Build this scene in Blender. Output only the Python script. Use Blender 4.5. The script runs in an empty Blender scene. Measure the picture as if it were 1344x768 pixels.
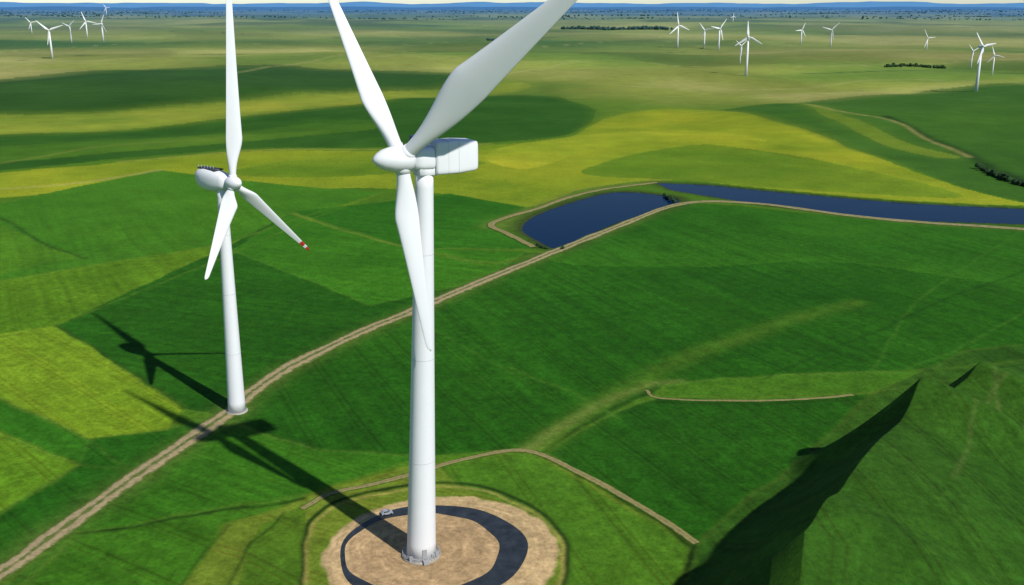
import bpy, bmesh, math, random
import numpy as np
from mathutils import Vector, Matrix
random.seed(7)
scene = bpy.context.scene

# ------------------------------------------------------------------ survey camera
F = 1300.0; PITCH = math.radians(16.12); CAMH = 106.0
SP, CP = math.sin(PITCH), math.cos(PITCH)
def ray(px, py):
    u = (px-672.0)/F; v = (py-384.0)/F
    return Vector((u, CP - v*SP, -(SP + v*CP)))
CAM = Vector((0, 0, CAMH))
def gp(px, py, z=0.0):
    r = ray(px, py); t = (CAMH-z)/(-r.z)
    return Vector((r.x*t, r.y*t, z))
def at_y(px, py, Y):
    r = ray(px, py); t = Y/r.y
    return CAM + r*t
def on_plane(px, py, p0, n):
    r = ray(px, py); t = (p0-CAM).dot(n)/r.dot(n)
    return CAM + r*t
def gxy(lst): return np.array([gp(a, b)[:2] for a, b in lst])

def lin(r, g, b):
    o = []
    for c in (r, g, b):
        c /= 255.0
        o.append(c/12.92 if c <= 0.04045 else ((c+0.055)/1.055)**2.4)
    return np.array(o)

# ------------------------------------------------------------------ noise helpers
def _h(ix, iy, s):
    n = (ix*374761393 + iy*668265263 + s*1442695041) & 0xffffffff
    n = ((n ^ (n >> 13))*1274126177) & 0xffffffff
    return ((n ^ (n >> 16)) & 0xffff)/65535.0
def vn(x, y, s=0):
    fx = np.floor(x); fy = np.floor(y)
    ix = fx.astype(np.int64); iy = fy.astype(np.int64)
    tx = x-fx; ty = y-fy
    tx = tx*tx*(3-2*tx); ty = ty*ty*(3-2*ty)
    a = _h(ix, iy, s); b = _h(ix+1, iy, s); c = _h(ix, iy+1, s); d = _h(ix+1, iy+1, s)
    return (a*(1-tx)+b*tx)*(1-ty) + (c*(1-tx)+d*tx)*ty
def fbm(x, y, s=0, o=4):
    v = 0; a = .5; t = 0
    for i in range(o):
        v = v + a*vn(x*2**i+17.3*i, y*2**i-9.1*i, s+i); t += a; a *= .5
    return v/t
def sst(a, b, x):
    t = np.clip((x-a)/(b-a), 0, 1); return t*t*(3-2*t)

def catmull(P, n=8):
    P = np.array(P, float); out = []
    Q = np.vstack([2*P[0]-P[1], P, 2*P[-1]-P[-2]])
    for i in range(1, len(Q)-2):
        for k in range(n):
            t = k/n
            out.append(.5*((2*Q[i]) + (-Q[i-1]+Q[i+1])*t + (2*Q[i-1]-5*Q[i]+4*Q[i+1]-Q[i+2])*t*t + (-Q[i-1]+3*Q[i]-3*Q[i+1]+Q[i+2])*t**3))
    out.append(Q[-2]); return np.array(out)
def closed_smooth(P, n=6):
    P = np.array(P, float); m = len(P); out = []
    for i in range(m):
        a, b, c, d = P[(i-1) % m], P[i], P[(i+1) % m], P[(i+2) % m]
        for k in range(n):
            t = k/n
            out.append(.5*((2*b)+(-a+c)*t+(2*a-5*b+4*c-d)*t*t+(-a+3*b-3*c+d)*t**3))
    return np.array(out)
def inpoly(x, y, P):
    r = np.zeros(x.shape, bool)
    bb = (x > P[:, 0].min()) & (x < P[:, 0].max()) & (y > P[:, 1].min()) & (y < P[:, 1].max())
    idx = np.nonzero(bb)[0]
    if len(idx) == 0: return r
    xs = x[idx]; ys = y[idx]; c = np.zeros(xs.shape, bool)
    for i in range(len(P)):
        x1, y1 = P[i]; x2, y2 = P[i-1]
        if y1 == y2: continue
        c ^= ((y1 > ys) != (y2 > ys)) & (xs < (x2-x1)*(ys-y1)/(y2-y1)+x1)
    r[idx] = c; return r
def pdist(x, y, P, maxd):
    """distance, signed side and arc parameter to a polyline"""
    d = np.full(x.shape, 1e9); sd = np.zeros(x.shape); tt = np.zeros(x.shape)
    bb = (x > P[:, 0].min()-maxd) & (x < P[:, 0].max()+maxd) & (y > P[:, 1].min()-maxd) & (y < P[:, 1].max()+maxd)
    I = np.nonzero(bb)[0]
    if len(I) == 0: return d, sd, tt
    xs = x[I]; ys = y[I]; bd = np.full(xs.shape, 1e9); bs = np.zeros(xs.shape); bt = np.zeros(xs.shape)
    acc = 0; tot = np.hypot(*(P[1:]-P[:-1]).T).sum()
    for i in range(len(P)-1):
        a = P[i]; b = P[i+1]; e = b-a; L = math.hypot(*e)
        if L == 0: continue
        u = np.clip(((xs-a[0])*e[0]+(ys-a[1])*e[1])/L/L, 0, 1)
        dx = xs-a[0]-u*e[0]; dy = ys-a[1]-u*e[1]; dd = np.hypot(dx, dy)
        m = dd < bd
        bd[m] = dd[m]; bs[m] = np.sign(e[1]*dx-e[0]*dy)[m]; bt[m] = ((acc+u*L)/tot)[m]
        acc += L
    d[I] = bd; sd[I] = bs; tt[I] = bt
    return d, sd, tt

# ------------------------------------------------------------------ layout of the land
pond = closed_smooth(gxy([(686,302),(695,288),(728,273),(785,256),(815,252),(850,254),(886,260),(884,269),(847,280),(802,295),(764,313),(738,326),(724,325),(704,315)]))
canal = np.vstack([catmull(gxy([(862,240),(930,243),(1000,250),(1100,259),(1200,267),(1344,274),(1460,279)])),
                   catmull(gxy([(1460,301),(1344,294),(1200,289),(1100,280),(1000,268),(930,257),(880,249)]))])
canal_mid = catmull(gxy([(860,244),(930,250),(1000,259),(1100,269),(1200,278),(1344,284),(1460,290)]), 3)
pond_mid = gxy([(700,300),(740,295),(800,275),(880,262)])
PAD = np.array(gp(567,722)[:2])

# crest line of the steep hill east of the pad, heights in metres
crest = catmull([list(gp(a,b,z)[:2])+[z] for a,b,z in [(985,960,20),(1000,850,23),(1020,765,25),(1062,690,27),(1116,622,27),(1162,572,24),(1210,528,20),(1250,506,15),(1290,488,14),(1344,476,8),(1420,468,2)]], 5)
crest_xy = crest[:, :2]
_cl = np.concatenate([[0], np.cumsum(np.hypot(*(crest_xy[1:]-crest_xy[:-1]).T))]); _cl /= _cl[-1]

def H(x, y):
    x = np.asarray(x, float); y = np.asarray(y, float)
    D = np.hypot(x, y)
    n1 = fbm(x/420+3.1, y/420+1.7, 11, 3)-.5
    n2 = fbm(x/1500, y/1500, 21, 3)-.5
    n0 = fbm(x/90, y/90, 31, 2)-.5
    h = n1*2*14*sst(400, 1200, D) + n2*2*24*sst(1500, 5000, D) + n0*2.2*sst(60,200,D)
    pd = np.hypot(x-PAD[0], y-PAD[1])
    h = h*sst(28, 80, pd)
    dw, _, _ = pdist(x, y, canal_mid, 200); dp, _, _ = pdist(x, y, pond_mid, 200)
    dm = np.minimum(dw, dp)
    h = h*sst(25, 190, dm)
    d, sd, t = pdist(x, y, crest_xy, 200)
    near = d < 200
    if near.any():
        tn = t[near]
        z = np.interp(tn, _cl, crest[:, 2])
        z = z*(0.93+.14*fbm(tn*16, 0*z, 5, 2)) + 7.0*np.exp(-((tn-.50)/.03)**2) - 2.5*np.exp(-((tn-.60)/.03)**2) + 3.5*np.exp(-((tn-.70)/.02)**2)
        dd = d[near]; s = sd[near]
        xn, yn = x[near], y[near]
        right = np.exp(-(dd/(50.0*(.85+.3*fbm(xn/50, yn/50, 12, 2))))**1.6)
        q = dd/(.98*z+1.0)
        left = np.where(q < 1, (1-np.minimum(q, 1))**1.35, 0)
        pr = np.where(s > 0, right, left)
        ends = sst(0, .04, tn)*(1-sst(.96, 1.0, tn))
        h[near] = h[near] + z*pr*ends
    return h
def Hs(x, y): return float(H(np.array([x]), np.array([y]))[0])
def gpt(px, py):
    z = 0.0
    for _ in range(6):
        p = gp(px, py, z); z = .5*z+.5*Hs(p.x, p.y)
    p = gp(px, py, z); return Vector((p.x, p.y, Hs(p.x, p.y)))

# ------------------------------------------------------------------ terrain sheet
th = np.concatenate([np.linspace(-180, -60, 25)[:-1], np.linspace(-60, -31, 40)[:-1],
                     np.linspace(-31, 31, 1300), np.linspace(31, 60, 40)[1:], np.linspace(60, 180, 25)[1:]])
th = np.radians(th)
dep = np.radians(np.linspace(36, .35, 880))
rr = np.concatenate([[.5, 5, 15, 30, 50, 75, 100, 125], CAMH/np.tan(dep), np.geomspace(CAMH/math.tan(math.radians(.35))*1.05, 90000, 30)])
nr, nc = len(rr), len(th)
R, T = np.meshgrid(rr, th, indexing='ij')
X = (R*np.sin(T)).ravel(); Y = (R*np.cos(T)).ravel()
Z = H(X, Y)
D = np.hypot(X, Y)
wm = inpoly(X, Y, pond) | inpoly(X, Y, canal)
Z = np.where(wm, Z-1.6, Z)

wx = X + (fbm(X/9, Y/9, 41, 2)-.5)*2.0 + (fbm(X/70, Y/70, 43, 2)-.5)*D*.010
wy = Y + (fbm(X/9, Y/9, 42, 2)-.5)*2.0 + (fbm(X/70, Y/70, 44, 2)-.5)*D*.010
col = np.tile(lin(62,104,14), (len(X), 1))
fa = sst(700, 1500, D)
n = fbm(X/700, Y/420, 51, 5); n2 = fbm(X/1600+5, Y/600, 52, 4)
pal = [lin(46,84,24), lin(84,112,34), lin(116,130,50), lin(146,148,82)]
k = np.clip((n*1.4+n2*.8-.66)*4.4, 0, 2.999)
k0 = np.floor(k).astype(int); kf = sst(.15, .85, k-k0)[:, None]
palA = np.array(pal); far = palA[k0]*(1-kf)+palA[np.minimum(k0+1, 3)]*kf
pxx = X+(fbm(X/300, Y/300, 81, 2)-.5)*160; pyy = Y+(fbm(X/300, Y/300, 82, 2)-.5)*160
cellx = np.floor((pxx*.9+pyy*.3)/420).astype(np.int64); celly = np.floor((pyy*.95-pxx*.25)/560).astype(np.int64)
hv = _h(cellx, celly, 5); far = far*(.76+.44*hv)[:, None]
far = far*(1+.35*(fbm(X/60, Y/60, 55, 3)-.5))[:, None]
col = col*(1-fa[:, None]) + far*fa[:, None]

FIELDS = [ # colour, polygon, smooth, tramline angle
 ((38,76,20), [(-60,112),(120,98),(270,92),(420,89),(560,94),(650,101),(600,108),(440,118),(330,128),(200,138),(80,146),(-60,150)], 1, None),
 ((114,132,34), [(-60,152),(80,148),(200,140),(330,130),(440,120),(640,104),(700,108),(640,118),(480,136),(330,150),(160,166),(-60,176)], 1, None),
 ((36,80,16), [(-60,180),(160,168),(330,150),(480,136),(560,122),(700,120),(765,134),(777,152),(745,176),(650,188),(560,192),(480,196),(330,196),(180,206),(-60,222)], 1, None),
 ((62,102,18), [(-60,196),(120,184),(330,170),(470,160),(500,172),(360,184),(150,200),(-60,214)], 1, None),
 ((46,88,22), [(900,152),(1000,138),(1100,128),(1400,112),(1420,260),(1330,262),(1240,236),(1130,196),(1010,170)], 1, None),
 ((98,120,26), [(1040,132),(1110,160),(1200,190),(1260,205),(1200,200),(1100,168)], 1, None),
 ((116,134,14), [(-60,232),(150,214),(330,200),(500,200),(640,192),(745,180),(800,150),(880,140),(960,150),(1050,172),(1130,198),(1240,238),(1330,264),(1420,272),(1200,264),(1000,247),(870,237),(770,248),(690,272),(600,256),(480,246),(350,250),(240,236),(-60,262)], 1, None),
 ((90,120,14), [(760,225),(900,190),(1020,200),(1150,225),(1260,258),(1100,252),(900,238)], 1, None),
 ((134,146,18), [(640,200),(780,176),(900,172),(1010,186),(900,182),(780,196),(690,222)], 1, None),
 ((88,118,14), [(300,226),(420,208),(560,206),(640,214),(560,224),(420,232)], 1, None),
 ((50,104,12), [(-80,282),(210,223),(420,246),(500,252),(300,318),(-80,384)], 0, .5),
 ((78,118,10), [(-80,384),(300,318),(500,252),(380,300),(75,430),(-80,460)], 0, .5),
 ((60,110,12), [(-80,384),(60,345),(110,338),(0,296),(-80,300)], 0, .5),
 ((36,94,10), [(383,279),(590,254),(690,272),(640,295),(715,326),(535,325)], 0, 1.2),
 ((27,80,8), [(75,430),(383,281),(535,325),(650,330),(720,332),(640,366),(535,410),(410,465),(330,512),(296,545),(246,532)], 0, 1.2),
 ((44,102,10), [(300,330),(383,281),(535,325),(690,330),(640,366),(480,400)], 0, 1.2),
 ((94,130,12), [(-80,450),(75,430),(246,532),(222,560),(118,574),(-80,486)], 0, .8),
 ((36,94,10), [(-80,486),(118,574),(170,612),(105,608),(-80,540)], 0, .8),
 ((84,126,12), [(-80,530),(105,608),(-80,720)], 0, .8),
 ((32,90,10), [(-80,716),(105,608),(120,574),(222,560),(290,545),(220,592),(80,690),(-80,800)], 0, .8),
 ((42,98,10), [(-80,860),(80,700),(240,592),(300,552),(420,590),(560,600),(400,648),(100,695),(-60,860)], 0, 1.0),
 ((50,102,12), [(100,695),(250,672),(400,648),(300,690),(225,790),(-60,860)], 0, 1.0),
 ((92,116,28), [(225,790),(300,690),(420,645),(545,612),(690,592),(912,715),(880,800),(700,900),(200,900)], 0, 1.1),
 ((66,110,18), [(570,612),(690,595),(912,718),(880,800),(745,800),(735,705),(690,668),(600,640)], 0, .3),
 ((76,112,20), [(340,690),(400,660),(398,800),(300,800)], 0, .9),
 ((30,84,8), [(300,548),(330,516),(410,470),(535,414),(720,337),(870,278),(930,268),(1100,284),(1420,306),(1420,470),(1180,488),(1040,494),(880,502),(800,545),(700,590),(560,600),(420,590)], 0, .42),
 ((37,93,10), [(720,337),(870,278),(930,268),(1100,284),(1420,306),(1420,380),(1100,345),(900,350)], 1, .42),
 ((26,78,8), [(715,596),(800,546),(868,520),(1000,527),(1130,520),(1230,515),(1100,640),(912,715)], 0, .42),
 ((56,102,14), [(868,518),(880,502),(1040,494),(1180,488),(1420,465),(1420,480),(1240,500),(1130,518),(1000,522)], 0, None),
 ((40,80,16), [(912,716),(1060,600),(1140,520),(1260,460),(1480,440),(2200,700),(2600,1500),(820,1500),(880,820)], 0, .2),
]
edges = []
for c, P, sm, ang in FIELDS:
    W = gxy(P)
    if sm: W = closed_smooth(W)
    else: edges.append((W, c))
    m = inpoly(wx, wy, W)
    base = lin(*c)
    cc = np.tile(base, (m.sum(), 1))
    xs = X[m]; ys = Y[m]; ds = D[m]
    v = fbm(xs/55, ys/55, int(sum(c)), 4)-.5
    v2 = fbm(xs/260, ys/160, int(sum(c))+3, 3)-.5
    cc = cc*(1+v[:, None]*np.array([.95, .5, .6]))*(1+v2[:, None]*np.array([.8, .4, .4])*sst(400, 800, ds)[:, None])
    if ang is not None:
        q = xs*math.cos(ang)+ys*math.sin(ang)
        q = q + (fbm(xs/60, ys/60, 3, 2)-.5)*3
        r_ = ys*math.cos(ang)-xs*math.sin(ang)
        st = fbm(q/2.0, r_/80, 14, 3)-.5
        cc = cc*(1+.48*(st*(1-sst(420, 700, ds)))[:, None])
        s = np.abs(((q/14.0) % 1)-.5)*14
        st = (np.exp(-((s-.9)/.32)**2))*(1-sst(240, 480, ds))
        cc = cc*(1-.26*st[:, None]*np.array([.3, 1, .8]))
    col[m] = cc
for W, c in edges:
    Wc = np.vstack([W, W[:1]])
    d, _, _ = pdist(wx, wy, Wc, 8)
    I = d < 4
    k = (np.exp(-(d[I]/.8)**2)*.38*(.4+1.2*fbm(X[I]/25, Y[I]/25, 78, 2)))[:, None]
    col[I] = col[I]*(1-k)+lin(c[0]*.6+38, c[1]*.6+44, 24)*k
G = col.reshape(nr, nc, 3); n_ = 0; S = np.zeros_like(G)
for dy in (-4, -2, 0, 2, 4):
    for dx in (-12, -6, 0, 6, 12):
        S += np.roll(np.roll(G, dy, 0), dx, 1); n_ += 1
S /= n_
kk = sst(560, 1100, R)[:, :, None]*.6
kk[:8] = 0
col = (G*(1-kk)+S*kk).reshape(-1, 3)

def line(pts, w, c, a=1.0, smooth=True):
    global col
    P = gxy(pts); P = catmull(P, 6) if smooth else P
    d, _, _ = pdist(wx, wy, P, w*3)
    I = d < w*3
    k = np.exp(-(d[I]/w)**2)*a
    k = k*(.6+.8*fbm(X[I]/7, Y[I]/7, 77, 2)); k = np.clip(k, 0, 1)[:, None]
    col[I] = col[I]*(1-k)+lin(*c)*k
line([(700,592),(760,552),(840,500),(900,470),(980,440),(1040,418),(1120,398)], 4.5, (78,114,26), .42)
line([(690,592),(780,535),(850,505),(890,500)], 2.2, (100,118,50), .5)
line([(706,598),(790,545),(856,512)], 1.0, (26,58,12), .6)
line([(560,330),(640,345),(700,335)], 3, (86,114,28), .4)
line([(383,281),(440,300),(535,326)], 1.3, (96,118,34), .6)
line([(-20,276),(60,318),(112,340)], 1.4, (32,70,14), .7)
line([(75,430),(160,478),(246,532)], 1.0, (30,70,12), .7, False)
line([(670,480),(760,516),(812,550)], .9, (58,102,22), .5)
line([(570,430),(640,470),(700,500)], .8, (58,102,22), .3)
line([(1180,488),(1290,440),(1400,380)], .8, (56,104,22), .4)
line([(1130,512),(1200,400),(1344,300)], .8, (54,100,20), .4)
line([(1000,500),(1180,420),(1380,340)], .8, (20,60,8), .45)
line([(1160,160),(1240,190),(1330,230),(1400,262)], 6, (24,54,16), .8)
line([(1040,132),(1090,152),(1170,166),(1270,205)], 3, (138,136,78), .5)
line([(960,146),(1060,176),(1180,214)], 3, (70,98,24), .4)
line([(150,213),(330,199),(500,198),(640,191)], 3, (148,146,62), .5)
line([(0,246),(100,240),(210,223)], 3, (144,140,84), .5)
line([(0,212),(160,190),(330,178)], 3, (120,128,54), .35)
line([(1270,505),(1295,560),(1310,640),(1344,700)], .7, (84,102,50), .3)
line([(1344,540),(1280,600),(1260,700),(1240,768)], .6, (80,98,46), .28)
line([(1060,690),(1150,640),(1344,610)], .7, (60,96,25), .3)
line([(300,768),(330,720),(372,672)], .5, (34,64,14), .6)
line([(225,790),(262,730),(305,690)], .5, (34,64,14), .4)
line([(100,697),(250,676),(400,653)], .8, (28,56,12), .75)
line([(402,800),(398,705),(425,668),(480,648),(560,637),(630,640),(695,664),(737,706),(738,800)], .7, (30,56,14), .95)
line([(406,800),(403,708),(430,672),(482,653),(560,642),(628,645),(690,668),(731,708),(732,800)], .6, (150,138,74), .45)
line([(880,800),(912,716)], .8, (24,50,10), .9)
line([(912,718),(840,672),(760,626),(700,597)], .8, (24,52,10), .8)
line([(870,527),(1000,531),(1130,526)], .8, (26,56,10), .6)
for pts in ([(480,82),(520,76),(560,74),(500,70),(470,76)], [(0,66),(200,56),(420,58),(650,50)], [(650,96),(800,82),(1000,90),(1344,80)],
            [(300,100),(500,72),(700,60),(900,52)], [(820,110),(1000,112),(1200,104),(1344,112)], [(0,92),(200,80),(400,76),(700,84)]):
    line(pts, 6, (148,146,90), .4)
for pts in ([(0,80),(150,74),(330,72)], [(560,66),(760,70),(900,64)], [(1060,96),(1200,92),(1344,96)], [(300,50),(520,46),(760,48)], [(900,44),(1100,46),(1344,50)], [(0,44),(200,42),(330,45)]):
    line(pts, 9, (34,60,28), .6)
ROAD = [(-60,790),(0,748),(80,690),(150,643),(235,586),(300,541),(340,508),(410,465),(535,410),(640,366),(720,334),(800,302),(868,275),(920,265),(1000,268),(1100,281),(1200,291),(1344,301),(1450,308)]
line(ROAD, 5.0, (74,98,36), .75)
line([(700,296),(645,296),(700,276),(765,252),(860,238)], 7, (94,108,44), .5)
for P, w in ((pond, 7.0), (canal, 5.0)):
    d, _, _ = pdist(X, Y, np.vstack([P, P[:1]]), 40)
    k = np.clip(np.exp(-(d/w)**2)*(.5+fbm(X/5, Y/5, 9, 2)), 0, .9)[:, None]
    col = col*(1-k)+lin(48,72,24)*k
    k = np.clip(np.exp(-(d/(w*.3))**2), 0, .7)[:, None]
    col = col*(1-k)+lin(48,56,32)*k
for c0, r, cc in ((gp(580,724), 23.6, (174,152,112)), (gp(555,722), 15.6, (166,142,106))):
    d = np.hypot(X-c0.x, Y-c0.y)+(fbm(X/3, Y/3, 61, 3)-.5)*1.8
    a = np.degrees(np.arctan2(Y-c0.y, X-c0.x))
    k = (1-sst(r-.6, r+.6, d))[:, None]
    rings = .70+.52*fbm(d*1.8, a*.02, 71, 3)+.20*(fbm(X/2, Y/2, 72, 3)-.5)
    col = col*(1-k)+lin(*cc)*rings[:, None]*k
lum = (col @ np.array([.25, .65, .1]))[:, None]
col = (col*.94+lum*.06*np.array([1.25, 1, .75]))*np.array([1.12, 1.06, 1.0])
ft = fbm(X/1300, Y/900, 91, 4)
k = (sst(.52, .60, ft)*sst(4000, 7500, D)*.7)[:, None]
col = col*(1-k)+lin(32,56,36)*k
hz = (1-np.exp(-np.maximum(D-1200, 0)/12500.0))[:, None]  # aerial haze painted into the ground colour, bluer with distance
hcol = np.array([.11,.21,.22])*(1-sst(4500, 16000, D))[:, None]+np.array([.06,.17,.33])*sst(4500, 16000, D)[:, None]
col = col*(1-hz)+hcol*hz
mott = (fbm(X/2.2, Y/2.2, 101, 3)-.5)[:, None]*(1-sst(300, 900, D))[:, None]
col = np.clip(col*(1+mott*.6), 0, 1)

me = bpy.data.meshes.new("terrain")
me.vertices.add(nr*nc); me.vertices.foreach_set("co", np.column_stack([X, Y, Z]).astype(np.float32).ravel())
ii = np.arange((nr-1)*(nc-1)); ri = ii//(nc-1); ci = ii % (nc-1); a = ri*nc+ci
quads = np.column_stack([a, a+1, a+1+nc, a+nc])[:, ::-1].astype(np.int32)
me.loops.add(quads.size); me.loops.foreach_set("vertex_index", quads.ravel())
me.polygons.add(len(quads)); me.polygons.foreach_set("loop_start", (np.arange(len(quads))*4).astype(np.int32))
me.update(calc_edges=True); me.shade_smooth()
at = me.color_attributes.new("soilcrop_haze", 'FLOAT_COLOR', 'POINT')
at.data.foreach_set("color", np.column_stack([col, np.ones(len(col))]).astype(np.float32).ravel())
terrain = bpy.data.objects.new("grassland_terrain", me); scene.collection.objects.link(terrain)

# ------------------------------------------------------------------ materials
def newmat(name, rough=.6, color=(.8,.8,.8), spec=.5):
    m = bpy.data.materials.new(name); m.use_nodes = True
    b = m.node_tree.nodes["Principled BSDF"]
    b.inputs["Base Color"].default_value = (*color, 1); b.inputs["Roughness"].default_value = rough
    b.inputs["Specular IOR Level"].default_value = spec
    return m, m.node_tree, b
def noise_mult(nt, b, src, scale, lo, hi, detail=4, coord='Object', rough=.6):
    tc = nt.nodes.new("ShaderNodeTexCoord"); n = nt.nodes.new("ShaderNodeTexNoise")
    n.inputs["Scale"].default_value = scale; n.inputs["Detail"].default_value = detail; n.inputs["Roughness"].default_value = rough
    nt.links.new(tc.outputs[coord], n.inputs["Vector"])
    mr = nt.nodes.new("ShaderNodeMapRange"); mr.inputs[1].default_value = .3; mr.inputs[2].default_value = .7
    mr.inputs[3].default_value = lo; mr.inputs[4].default_value = hi
    nt.links.new(n.outputs["Fac"], mr.inputs[0])
    mx = nt.nodes.new("ShaderNodeVectorMath"); mx.operation = 'MULTIPLY'
    nt.links.new(src, mx.inputs[0]); nt.links.new(mr.outputs[0], mx.inputs[1])
    return mx.outputs[0], n
m, nt, b = newmat("crop_and_grass", .95, spec=.06)
ca = nt.nodes.new("ShaderNodeVertexColor"); ca.layer_name = "soilcrop_haze"
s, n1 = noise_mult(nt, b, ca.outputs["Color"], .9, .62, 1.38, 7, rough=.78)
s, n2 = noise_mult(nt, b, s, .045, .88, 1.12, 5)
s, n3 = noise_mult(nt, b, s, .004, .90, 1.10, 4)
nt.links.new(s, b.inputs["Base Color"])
bp = nt.nodes.new("ShaderNodeBump"); bp.inputs["Strength"].default_value = .4; bp.inputs["Distance"].default_value = .4
nt.links.new(n1.outputs["Fac"], bp.inputs["Height"]); nt.links.new(bp.outputs[0], b.inputs["Normal"])
me.materials.append(m)

white, nt, b = newmat("white_tower_paint", .42, (.75,.76,.78), .35)
rgb = nt.nodes.new("ShaderNodeRGB"); rgb.outputs[0].default_value = (.74,.755,.78,1)
s, _ = noise_mult(nt, b, rgb.outputs[0], .25, .97, 1.0, 4)
nt.links.new(s, b.inputs["Base Color"])
dark, _, _ = newmat("dark_grille", .5, (.03,.035,.045))
grey, _, _ = newmat("galvanised_steel", .45, (.32,.33,.34))
seam, _, _ = newmat("joint_sealant", .5, (.50,.51,.52))
blue, _, _ = newmat("blue_cooler", .35, (.02,.06,.16))
red, _, _ = newmat("red_marking_paint", .4, (.55,.03,.03))
glass, _, _ = newmat("vehicle_glass", .08, (.02,.025,.03))
rubber, _, _ = newmat("tyre_rubber", .8, (.02,.02,.02))
conc, nt, b = newmat("concrete", .85, (.4,.38,.35))
rgb = nt.nodes.new("ShaderNodeRGB"); rgb.outputs[0].default_value = (.36,.34,.30,1)
s, _ = noise_mult(nt, b, rgb.outputs[0], 1.2, .7, 1.1, 5); nt.links.new(s, b.inputs["Base Color"])
carp, _, _ = newmat("car_paint", .35, (.30,.33,.38))
water, nt, b = newmat("water", .12, (.002,.016,.050), .04)
tc = nt.nodes.new("ShaderNodeTexCoord"); n = nt.nodes.new("ShaderNodeTexNoise"); n.inputs["Scale"].default_value = .5; n.inputs["Detail"].default_value = 5
nt.links.new(tc.outputs["Object"], n.inputs["Vector"]); bp = nt.nodes.new("ShaderNodeBump"); bp.inputs["Strength"].default_value = .2; bp.inputs["Distance"].default_value = .2
nt.links.new(n.outputs["Fac"], bp.inputs["Height"]); nt.links.new(bp.outputs[0], b.inputs["Normal"])
b.inputs["IOR"].default_value = 1.22
asph, nt, b = newmat("dark_wet_asphalt", .45, (.02,.03,.045), .35)
rgb = nt.nodes.new("ShaderNodeRGB"); rgb.outputs[0].default_value = (.020,.025,.030,1)
s, _ = noise_mult(nt, b, rgb.outputs[0], .35, .5, 1.9, 6, rough=.7); nt.links.new(s, b.inputs["Base Color"])

def dirtmat(name, cdirt, cgrass, grassy):
    m, nt, b = newmat(name, .95, spec=.1)
    uv = nt.nodes.new("ShaderNodeUVMap"); sx = nt.nodes.new("ShaderNodeSeparateXYZ"); nt.links.new(uv.outputs[0], sx.inputs[0])
    def math_(op, a, bb=None):
        q = nt.nodes.new("ShaderNodeMath"); q.operation = op
        for i, v in enumerate((a, bb)):
            if v is None: continue
            if isinstance(v, (int, float)): q.inputs[i].default_value = v
            else: nt.links.new(v, q.inputs[i])
        return q.outputs[0]
    c = math_('ABSOLUTE', math_('SUBTRACT', sx.outputs[0], .5))
    c2 = math_('MULTIPLY', c, 2.0)
    tc = nt.nodes.new("ShaderNodeTexCoord"); n = nt.nodes.new("ShaderNodeTexNoise"); n.inputs["Scale"].default_value = .35; n.inputs["Detail"].default_value = 6
    n.inputs["Roughness"].default_value = .7
    nt.links.new(tc.outputs["Object"], n.inputs["Vector"])
    e = math_('ADD', c2, math_('MULTIPLY', math_('SUBTRACT', n.outputs["Fac"], .5), 1.1))
    mr = nt.nodes.new("ShaderNodeMapRange"); mr.inputs[1].default_value = .6; mr.inputs[2].default_value = .85; nt.links.new(e, mr.inputs[0])
    mid = nt.nodes.new("ShaderNodeMapRange"); mid.inputs[1].default_value = .30; mid.inputs[2].default_value = .05; mid.inputs[3].default_value = 0; mid.inputs[4].default_value = grassy
    nt.links.new(e, mid.inputs[0])
    fac = math_('MAXIMUM', mr.outputs[0], mid.outputs[0])
    mx = nt.nodes.new("ShaderNodeMix"); mx.data_type = 'RGBA'
    mx.inputs[6].default_value = (*cdirt, 1); mx.inputs[7].default_value = (*cgrass, 1); nt.links.new(fac, mx.inputs[0])
    s, _ = noise_mult(nt, b, mx.outputs[2], 1.3, .75, 1.2, 5)
    nt.links.new(s, b.inputs["Base Color"]); return m
m_dirt = dirtmat("dirt_road_gravel", lin(154,138,104), lin(78,98,38), .9)
m_track = dirtmat("farm_track_earth", lin(138,126,84), lin(60,90,28), .3)

# ------------------------------------------------------------------ mesh helpers
def link(name, verts, faces, mat, parent=None, smooth=False, uvs=None):
    me = bpy.data.meshes.new(name); me.from_pydata([tuple(v) for v in verts], [], faces); me.update()
    if smooth: me.shade_smooth()
    if mat: me.materials.append(mat)
    if uvs:
        l = me.uv_layers.new(name="UVMap")
        for lp in me.loops: l.data[lp.index].uv = uvs[lp.vertex_index]
    o = bpy.data.objects.new(name, me); scene.collection.objects.link(o)
    if parent: o.parent = parent
    return o
def empty(name):
    o = bpy.data.objects.new(name, None); scene.collection.objects.link(o); return o
def strip(name, pts, width, mat, off=.12):
    P = catmull(gxy(pts), 30)
    seg = np.hypot(*(P[1:]-P[:-1]).T); L = np.concatenate([[0], np.cumsum(seg)])
    n = int(L[-1]/1.5); t = np.linspace(0, L[-1], n)
    Q = np.column_stack([np.interp(t, L, P[:, 0]), np.interp(t, L, P[:, 1])])
    tg = np.gradient(Q, axis=0); tg /= np.linalg.norm(tg, axis=1)[:, None]; nm = np.column_stack([-tg[:, 1], tg[:, 0]])
    Q = Q + nm*((fbm(t/30, 0*t, 7, 3)-.5)*2.0)[:, None]
    w = width*(1+.3*(fbm(t/14, 0*t, 4, 3)-.5)*2)
    us = np.linspace(0, 1, 9); V = []; UV = []
    for u in us:
        q = Q+nm*((u-.5)*w)[:, None]; z = H(q[:, 0], q[:, 1])+off*(1-(abs(u-.5)*2)**4*.6)
        V.append(np.column_stack([q, z])); UV += [(u, tt/width) for tt in t]
    V = np.vstack(V); F_ = []
    for j in range(len(us)-1):
        for i in range(n-1): F_.append((j*n+i, (j+1)*n+i, (j+1)*n+i+1, j*n+i+1))
    F_ = [f[::-1] for f in F_]
    return link(name, V, F_, mat, smooth=True, uvs=UV)
strip("dirt_road", ROAD, 6.0, m_dirt, .2)
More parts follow.
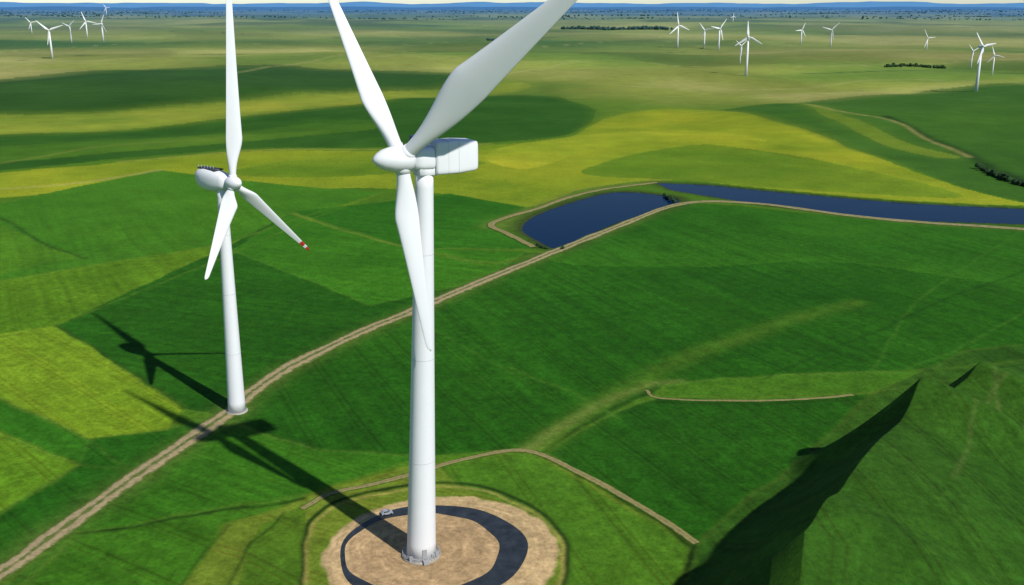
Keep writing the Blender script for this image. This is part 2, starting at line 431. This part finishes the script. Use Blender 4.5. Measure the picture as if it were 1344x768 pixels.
strip("farm_track", [(395,668),(430,648),(490,634),(545,620),(610,603),(690,593),(760,622),(850,672),(912,716)], 2.2, m_track)
strip("farm_track", [(850,510),(872,521),(1000,526),(1080,524),(1120,520)], 1.4, m_track)
strip("farm_track", [(700,325),(662,306),(645,296),(665,286),(710,273),(752,258),(800,248),(862,240)], 4.5, m_track, .3)

def flatpoly(name, P, z, mat):
    bm = bmesh.new(); vs = [bm.verts.new((p[0], p[1], z)) for p in P]
    f = bm.faces.new(vs); f.normal_update()
    if f.normal.z < 0: f.normal_flip()
    bmesh.ops.triangulate(bm, faces=[f]); me = bpy.data.meshes.new(name); bm.to_mesh(me); bm.free()
    me.materials.append(mat); o = bpy.data.objects.new(name, me); scene.collection.objects.link(o); return o
def grow(P, k):
    nx = np.roll(P, -1, 0)-np.roll(P, 1, 0); nx /= np.maximum(np.linalg.norm(nx, axis=1), 1e-6)[:, None]
    nn = np.column_stack([nx[:, 1], -nx[:, 0]])
    ar = 0.5*np.sum(P[:, 0]*np.roll(P[:, 1], -1)-np.roll(P[:, 0], -1)*P[:, 1])
    return P+nn*(k if ar > 0 else -k)
flatpoly("pond", grow(pond, .6), -.25, water)
flatpoly("canal", grow(canal, .6), -.25, water)

c1 = gp(568,722); c2 = gp(554,722); V = []; F_ = []; N = 128
for i in range(N):
    a = 2*math.pi*i/N
    r1_ = 19.0+.35*math.sin(3*a+1)+.2*math.sin(7*a); r2_ = 15.4+.3*math.sin(2*a+2)+.2*math.sin(9*a)
    V.append((c1.x+r1_*math.cos(a), c1.y+r1_*math.sin(a), .05)); V.append((c2.x+r2_*math.cos(a), c2.y+r2_*math.sin(a), .05))
for i in range(N):
    j = (i+1) % N; F_.append((2*i, 2*j, 2*j+1, 2*i+1))
link("ring_road", V, F_, asph)

# ------------------------------------------------------------------ wind turbine parts
def frame_loft(name, rings, mat, parent, caps=True):
    n = len(rings[0]); V = [v for r in rings for v in r]; F_ = []
    for i in range(len(rings)-1):
        for j in range(n):
            k = (j+1) % n; F_.append((i*n+j, i*n+k, (i+1)*n+k, (i+1)*n+j))
    if caps: F_.append(tuple(range(n))[::-1]); F_.append(tuple((len(rings)-1)*n+j for j in range(n)))
    o = link(name, V, F_, mat, parent, True)
    bm = bmesh.new(); bm.from_mesh(o.data); bmesh.ops.recalc_face_normals(bm, faces=bm.faces); bm.to_mesh(o.data); bm.free()
    return o
def tower(base, top, r0, r1, parent, seg=48):
    rings = []; n = 24 if seg > 20 else 2
    for i in range(n+1):
        t = i/n; c = base.lerp(top, t); r = r0+(r1-r0)*(t**.9)
        rings.append([c+Vector((r*math.cos(2*math.pi*j/seg), r*math.sin(2*math.pi*j/seg), 0)) for j in range(seg)])
    frame_loft("tower", rings, white, parent)
    if seg > 20:
        for t in (.27, .54, .80):
            c = base.lerp(top, t); r = r0+(r1-r0)*(t**.9)+.02
            rings = [[c+Vector((r*math.cos(2*math.pi*j/seg), r*math.sin(2*math.pi*j/seg), dz)) for j in range(seg)] for dz in (-.04, .04)]
            frame_loft("tower_flange", rings, seam, parent)
def blade(name, root, tip, axis, pitch, mc, rr_, parent, ns=40, npnt=20, flip=1, bend=0.0, redtip=False, face=None, peak=.2):
    d = (tip-root); L = d.length; d.normalize()
    per = axis.cross(d).normalized()*flip
    ax_ = axis
    if face is not None:   # orient the blade so its flat side looks along `face`
        ax_ = (face-d*face.dot(d)).normalized(); per = ax_.cross(d).normalized()*flip
    rings = []
    for i in range(ns+1):
        s = i/ns
        tw = math.radians(pitch + 13*(1-s)**2)
        cd = (per*math.cos(tw)+ax_*math.sin(tw)).normalized(); td = d.cross(cd).normalized()
        bl = sst(.02, peak, np.array(s)).item()
        ch = 2*rr_*(1-bl)+bl*mc*(1-.78*max(0, (s-peak)/(1-peak))**.9)
        thk = 2*rr_*(1-bl)+bl*ch*(.26-.14*s)
        if s > .95: q = math.sqrt(max(0.0, 1-((s-.95)/.05)**2)); ch *= max(q, .06); thk *= max(q, .06)
        off = (ch-2*rr_)*.22*bl
        c = root+d*(L*s)+axis*(bend*s*s)
        ring = []
        for j in range(npnt):
            a = 2*math.pi*j/npnt; x = math.cos(a); y = math.sin(a)
            af = 1+bl*(.55*x)
            ring.append(c+cd*(x*ch/2+off)+td*(y*thk/2*af))
        rings.append(ring)
    o = frame_loft(name, rings, white, parent)
    if redtip:
        o.data.materials.append(red)
        for p in o.data.polygons:
            s = (p.center-root).dot(d)/L
            if s > .955 or .87 < s < .92: p.material_index = 1
    return o
def body(name, origin, axis, stations, mat, parent, n=28, power=4.0):
    up = Vector((0,0,1)); side = axis.cross(up).normalized(); rings = []
    for x, hw, hh, dz in stations:
        ring = []
        for j in range(n):
            a = 2*math.pi*j/n; ca, sa = math.cos(a), math.sin(a)
            ex = 2/power
            ring.append(origin+axis*x+side*(hw*math.copysign(abs(ca)**ex, ca))+up*(dz+hh*math.copysign(abs(sa)**ex, sa)))
        rings.append(ring)
    return frame_loft(name, rings, mat, parent)
def box(name, c, ax, s, mat, parent, bev=.05):
    bm = bmesh.new(); bmesh.ops.create_cube(bm, size=1)
    for v in bm.verts: v.co = Vector((v.co.x*s[0], v.co.y*s[1], v.co.z*s[2]))
    bmesh.ops.bevel(bm, geom=bm.edges[:], offset=bev, segments=2, affect='EDGES')
    ax = Vector((ax.x, ax.y, 0)).normalized(); sd = Vector((-ax.y, ax.x, 0))
    for v in bm.verts: v.co = c+ax*v.co.x+sd*v.co.y+Vector((0,0,v.co.z))
    me = bpy.data.meshes.new(name); bm.to_mesh(me); bm.free(); me.materials.append(mat)
    o = bpy.data.objects.new(name, me); scene.collection.objects.link(o)
    if parent: o.parent = parent
    return o
def rodmesh(name, a, b_, r, mat, parent, n=8):
    d = (b_-a).normalized(); u = d.orthogonal().normalized(); w = d.cross(u)
    rings = [[p+u*(r*math.cos(2*math.pi*j/n))+w*(r*math.sin(2*math.pi*j/n)) for j in range(n)] for p in (a, b_)]
    return frame_loft(name, rings, mat, parent)

# ---- main turbine
base = gp(553,728); Yb = base.y
tb = empty("wind_turbine")
th_ = math.radians(58); ax = Vector((-math.sin(th_), -math.cos(th_), 0.03)).normalized()
tr_ = math.radians(26); axr = Vector((-math.sin(tr_), -math.cos(tr_), 0.03)).normalized()
ttop = at_y(557,222,Yb)
hubc = at_y(557,207,Yb)+ax*4.6
tower(base, ttop, 2.95, 1.62, tb)
body("nacelle", hubc, ax, [(-14.6,1.9,2.2,.25),(-14.4,2.15,2.6,.2),(-13.8,2.25,2.8,.18),(-10.4,2.35,3.05,.1),(-6.3,2.4,3.0,.0),(-5.9,2.2,2.7,0)], white, tb, 48, 9)
body("nacelle_front", hubc, ax, [(-5.8,2.0,2.0,0),(-5.5,2.15,2.1,0),(-3.4,2.1,2.1,0),(-2.0,1.8,1.8,0)], white, tb, 32, 4)
body("yaw_ring", hubc, ax, [(-6.2,1.7,.9,-2.3),(-3.0,1.7,.9,-2.3)], white, tb, 24, 5)
body("hub", hubc, ax, [(-2.1,1.5,1.5,0),(-1.9,2.0,2.0,0),(-1,2.3,2.3,0),(1,2.3,2.3,0),(2.2,2.15,2.15,0),(3.6,1.75,1.75,0),(4.6,1.15,1.15,0),(5.2,.55,.55,0),(5.35,.12,.12,0)], white, tb, 32, 2)
for xs_ in (-10.4, -8.3):
    body("panel_seam", hubc, ax, [(xs_-.03,2.40,3.09,.08),(xs_+.03,2.40,3.09,.08)], seam, tb, 48, 9)
box("roof_cooler", hubc-ax*2.8+Vector((0,0,3.0)), ax, (1.2,2.2,2.0), blue, tb, .08)
b1 = on_plane(420,-34, hubc, axr); b2 = on_plane(796,-52, hubc, axr); b3 = on_plane(562,462, hubc, axr)
for i, (tp, pt, mc, fl, fc) in enumerate(((b1, 0, 4.0, 1, Vector((.25,-1,.1))), (b2, 0, 7.0, 1, Vector((.38,-.70,.45))), (b3, 0, 4.3, -1, Vector((.1,-1,.1))))):
    d = (tp-hubc).normalized()
    blade("blade_%d" % (i+1), hubc+d*1.2, tp, axr, pt, mc, 1.2, tb, 60, 28, fl, face=fc, peak=(.32, .38, .28)[i])
    rodmesh("blade_collar_%d" % (i+1), hubc+d*1.0, hubc+d*2.6, 1.34, white, tb, 28)
def disc(name, c, r, z0, z1, mat, parent, n=64):
    return frame_loft(name, [[Vector((c.x+r*math.cos(2*math.pi*j/n), c.y+r*math.sin(2*math.pi*j/n), z)) for j in range(n)] for z in (z0, z1)], mat, parent)
disc("foundation", base, 3.9, -.2, .35, conc, tb)
disc("base_flange", base, 3.1, .35, .6, grey, tb)
for i in range(36):
    a = 2*math.pi*i/36; p = base+Vector((3.75*math.cos(a), 3.75*math.sin(a), .35))
    rodmesh("railing_post", p, p+Vector((0,0,1.0)), .04, grey, tb, 6)
o = disc("railing_rail", base, 3.78, 1.3, 1.35, grey, tb)
bm = bmesh.new(); bm.from_mesh(o.data); bmesh.ops.delete(bm, geom=[f for f in bm.faces if len(f.verts) > 4], context='FACES'); bm.to_mesh(o.data); bm.free()
dv = Vector((.35,-1,0)).normalized(); sv = Vector((1,.35,0)).normalized()
box("door", base+dv*2.9+Vector((0,0,1.7)), dv, (.25,.9,2.0), grey, tb, .04)
box("steps", base+dv*3.7+Vector((0,0,.4)), dv, (1.3,1.1,.7), grey, tb, .04)
for q in (-2.8, 1.9, 2.8):
    box("switch_cabinet", base+dv*3.2+sv*q*.95+Vector((0,0,.8))-dv*abs(q)*.35, dv, (.6,.7,.9), grey, tb, .04)

# ---- second turbine
base2 = gp(311,538); Y2 = base2.y
t2 = empty("wind_turbine")
th2 = math.radians(52); ax2 = Vector((math.sin(th2), -math.cos(th2), 0.02)).normalized()
tower(base2, at_y(291,246,Y2), 2.35, 1.25, t2)
hub2 = at_y(291,238,Y2)+ax2*4.6
body("nacelle", hub2, ax2, [(-14.2,.5,.6,.9),(-13.8,1.5,1.6,.7),(-12.4,2.2,2.5,.4),(-10,2.6,2.9,.2),(-6.5,2.6,2.8,0),(-3.4,2.1,2.2,0),(-1.8,1.5,1.5,0)], white, t2, 32, 2.6)
body("roof_platform", hub2, ax2, [(-13.0,1.1,.2,3.0),(-5.4,1.4,.2,2.9)], dark, t2, 24, 6)
for q in range(6):
    p = hub2-ax2*(6+1.25*q)+ax2.cross(Vector((0,0,1))).normalized()*1.2
    rodmesh("roof_rail_post", p+Vector((0,0,3.1)), p+Vector((0,0,3.9)), .08, grey, t2, 6)
body("hub", hub2, ax2, [(-1.9,1.3,1.3,0),(-1,1.7,1.7,0),(.8,1.7,1.7,0),(1.9,1.3,1.3,0),(2.7,.7,.7,0),(3,.1,.1,0)], white, t2, 28, 2)
for i, (pp, pt, mc, fl, rt) in enumerate((((300,-45), 25, 4.0, -1, False), ((407,328), 30, 3.2, 1, True), ((271,368), 25, 4.2, 1, False))):
    tp = on_plane(pp[0], pp[1], hub2, ax2); d = (tp-hub2).normalized()
    blade("blade_%d" % (i+1), hub2+d*1.0, tp, ax2, pt, mc, .85, t2, 60, 24, fl, redtip=rt)
    rodmesh("blade_collar_%d" % (i+1), hub2+d*.8, hub2+d*2.0, 1.0, white, t2, 24)
disc("foundation", base2, 2.9, -1.0, Hs(base2.x, base2.y)+.25, conc, t2)

# ---- distant turbines: base px, hub px, rotor length factor, yaw, phase
FAR = [(889,63,36,.62,20,10),(924,64,42,.55,-30,40),(943,66,40,.6,30,80),(979,100,53,.42,-15,125),(971,84,62,.6,40,60),(1051,58,41,.6,20,95),
       (1090,62,41,.6,-25,75),(1216,66,56,.9,25,35),(1281,120,66,.42,25,40),(1302,99,80,.5,-20,20),(1274,90,70,.6,30,50),
       (69,77,43,.55,10,50),(94,56,36,.6,-20,70),(115,50,30,.65,25,20),(136,55,33,.6,-15,95),(42,44,31,.7,25,40),(140,20,11,.6,10,30),
       (962,30,22,.6,20,0)]
for bx, by, hy, rl, yaw, ph in FAR:
    bp_ = gpt(bx, by); dist = bp_.y*CP+(CAMH-bp_.z)*SP
    hh = (by-hy)*dist/F*1.04; hh = max(hh, 30)
    e = empty("wind_turbine"); s = hh/63
    yw = math.radians(yaw); a_ = Vector((math.sin(yw), -math.cos(yw), .03)).normalized()
    tp = bp_+Vector((0,0,hh))
    k = 1.0+min(dist/6000, .6)
    tower(bp_-Vector((0,0,1)), tp, 2.1*s*k, 1.2*s*k, e, 12)
    hb = tp+a_*3.2*s+Vector((0,0,1*s))
    body("nacelle", hb, a_, [(-9*s,1.2*s,1.5*s,0),(-8*s,1.8*s,2*s,0),(-2*s,1.8*s,1.9*s,0),(-1.5*s,1.3*s,1.4*s,0)], white, e, 12, 4)
    body("hub", hb, a_, [(-1.5*s,1.5*s,1.5*s,0),(1*s,1.4*s,1.4*s,0),(2.5*s,.4*s,.4*s,0)], white, e, 12, 2)
    uph = Vector((0,0,1)); sd_ = a_.cross(uph).normalized(); uq = sd_.cross(a_).normalized()
    for i in range(3):
        an = math.radians(ph+120*i); d = uq*math.cos(an)+sd_*math.sin(an)
        blade("blade_%d" % (i+1), hb+d*.8*s, hb+d*hh*rl, a_, 10, 3.8*s*k, .9*s*k, e, 14, 8)

# ------------------------------------------------------------------ small car on the ring road
car = empty("parked_car")
vp = gp(508,675, .05); vd = Vector((1,.40,0)).normalized(); vs_ = Vector((-vd.y, vd.x, 0)); K = .78
prof = [(-1.6,.3),(-1.65,.75),(-1.4,.9),(-1.1,1.28),(.25,1.3),(.8,.9),(1.5,.75),(1.6,.55),(1.55,.3)]
V = []
for w in (-1, 1):
    for x, z in prof: V.append(vp+vd*x*K+vs_*(w*(.75 if z < 1 else .58)*K)+Vector((0,0,z*K)))
n = len(prof); F_ = [tuple(range(n)), tuple(range(2*n-1, n-1, -1))]+[(i, n+i, n+(i+1) % n, (i+1) % n) for i in range(n)]
link("body", V, F_, carp, car)
for w in (-1, 1):
    for x in (-1.0, 1.02):
        c = vp+vd*x*K+vs_*(w*.68*K)+Vector((0,0,.3*K)); rodmesh("wheel", c-vs_*.1, c+vs_*.1, .3*K, rubber, car, 20)
    link("side_window", [vp+vd*x*K+vs_*(w*q*K)+Vector((0,0,z*K)) for x, z, q in ((-1.2,.95,.765),(.6,.95,.765),(.2,1.25,.62),(-1.0,1.25,.62))], [(0,1,2,3)], glass, car)
link("windscreen", [vp+vd*x*K+vs_*w*K+Vector((0,0,z*K)) for x, w, z in ((.8,-.6,.94),(.8,.6,.94),(.32,.52,1.285),(.32,-.52,1.285))], [(0,1,2,3)], glass, car)

# ------------------------------------------------------------------ tree lines and shrubs
leaf, nt, b = newmat("foliage", .9, (.03,.06,.02), .1)
rgb = nt.nodes.new("ShaderNodeRGB"); rgb.outputs[0].default_value = (.022,.05,.018,1)
s, _ = noise_mult(nt, b, rgb.outputs[0], .12, .5, 1.6, 5); nt.links.new(s, b.inputs["Base Color"])
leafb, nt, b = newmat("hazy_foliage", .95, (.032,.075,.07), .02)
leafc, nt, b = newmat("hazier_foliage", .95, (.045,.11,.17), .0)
ico = bmesh.new(); bmesh.ops.create_icosphere(ico, subdivisions=2, radius=1)
IV = np.array([v.co[:] for v in ico.verts]); IF = np.array([[v.index for v in f.verts] for f in ico.faces]); ico.free()
rng = np.random.default_rng(3)
def clumps(name, P, Rr, mat, squash=.9):
    P = np.array(P); Rr = np.array(Rr); n = len(P)
    jit = rng.uniform(.6, 1.25, (n, len(IV), 1))
    V = (P[:, None, :]+IV[None]*jit*Rr[:, None, None]*np.array([1,1,squash])).reshape(-1, 3)
    Fc = (IF[None]+(np.arange(n)*len(IV))[:, None, None]).reshape(-1, 3)
    return link(name, V.tolist(), Fc.tolist(), mat)
def row(name, pts, hgt, depth, dens, mat):
    W = catmull(gxy(pts), 6); L = np.concatenate([[0], np.cumsum(np.hypot(*(W[1:]-W[:-1]).T))])
    n = int(L[-1]*dens); t = rng.uniform(0, L[-1], n)
    x = np.interp(t, L, W[:, 0]); y = np.interp(t, L, W[:, 1])+rng.normal(0, depth, n)
    r = hgt*rng.uniform(.3, .6, n); z = H(x, y)+r*rng.uniform(.4, 1.1, n)
    clumps(name, np.column_stack([x, y, z]), r, mat)
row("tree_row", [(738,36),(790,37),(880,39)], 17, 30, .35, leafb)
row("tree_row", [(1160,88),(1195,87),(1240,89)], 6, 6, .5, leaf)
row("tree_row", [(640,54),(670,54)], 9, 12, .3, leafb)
row("shrub_row", [(1292,222),(1320,236),(1370,250)], 4, 5, .7, leaf)
row("shrub_row", [(872,258),(880,262),(886,266)], 2.2, 2, .7, leaf)
row("shrub_row", [(704,322),(716,327),(740,326)], 1.6, 1, .6, leaf)
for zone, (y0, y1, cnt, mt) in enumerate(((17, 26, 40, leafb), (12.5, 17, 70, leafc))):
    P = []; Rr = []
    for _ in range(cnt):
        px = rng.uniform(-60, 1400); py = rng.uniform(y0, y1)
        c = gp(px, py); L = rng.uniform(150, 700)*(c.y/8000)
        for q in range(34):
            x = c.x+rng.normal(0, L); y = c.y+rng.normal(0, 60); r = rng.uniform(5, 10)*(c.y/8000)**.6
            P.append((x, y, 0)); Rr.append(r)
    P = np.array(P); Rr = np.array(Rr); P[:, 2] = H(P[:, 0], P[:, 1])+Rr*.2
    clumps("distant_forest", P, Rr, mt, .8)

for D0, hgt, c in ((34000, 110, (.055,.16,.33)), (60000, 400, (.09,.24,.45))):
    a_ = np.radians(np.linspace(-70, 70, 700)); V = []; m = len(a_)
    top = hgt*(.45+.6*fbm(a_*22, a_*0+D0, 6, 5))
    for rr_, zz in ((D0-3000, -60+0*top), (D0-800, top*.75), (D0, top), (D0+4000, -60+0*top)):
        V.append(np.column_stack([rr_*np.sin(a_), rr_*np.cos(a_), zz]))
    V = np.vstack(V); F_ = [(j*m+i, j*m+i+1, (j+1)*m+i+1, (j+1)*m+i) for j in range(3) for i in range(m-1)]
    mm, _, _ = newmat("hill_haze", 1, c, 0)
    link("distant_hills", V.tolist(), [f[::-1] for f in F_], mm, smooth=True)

# ------------------------------------------------------------------ light, sky, camera
el = math.radians(44.0); az = math.radians(136.8)
sd_ = Vector((math.sin(az)*math.cos(el), math.cos(az)*math.cos(el), math.sin(el)))
sl = bpy.data.lights.new("sun", 'SUN'); sl.energy = 4.9; sl.angle = math.radians(.9); sl.color = (1, .965, .9)
so = bpy.data.objects.new("sun", sl); scene.collection.objects.link(so); so.rotation_euler = (-sd_).to_track_quat('-Z', 'Y').to_euler(); so.location = (100,-100,200)
w = bpy.data.worlds.new("World"); scene.world = w; w.use_nodes = True
bg = w.node_tree.nodes["Background"]; sky = w.node_tree.nodes.new("ShaderNodeTexSky"); sky.sky_type = 'NISHITA'
sky.sun_disc = False; sky.sun_elevation = el; sky.sun_rotation = az; sky.air_density = .8; sky.dust_density = 0; sky.ozone_density = 4
w.node_tree.links.new(sky.outputs[0], bg.inputs[0]); bg.inputs[1].default_value = .095

cd = bpy.data.cameras.new("camera"); cd.lens = 36*F/1344; cd.sensor_width = 36; cd.clip_start = 1; cd.clip_end = 200000
co = bpy.data.objects.new("camera", cd); scene.collection.objects.link(co); co.location = CAM
co.rotation_euler = (math.pi/2-PITCH, 0, 0); scene.camera = co
scene.view_settings.view_transform = 'Standard'; scene.view_settings.look = 'None'; scene.view_settings.exposure = 0
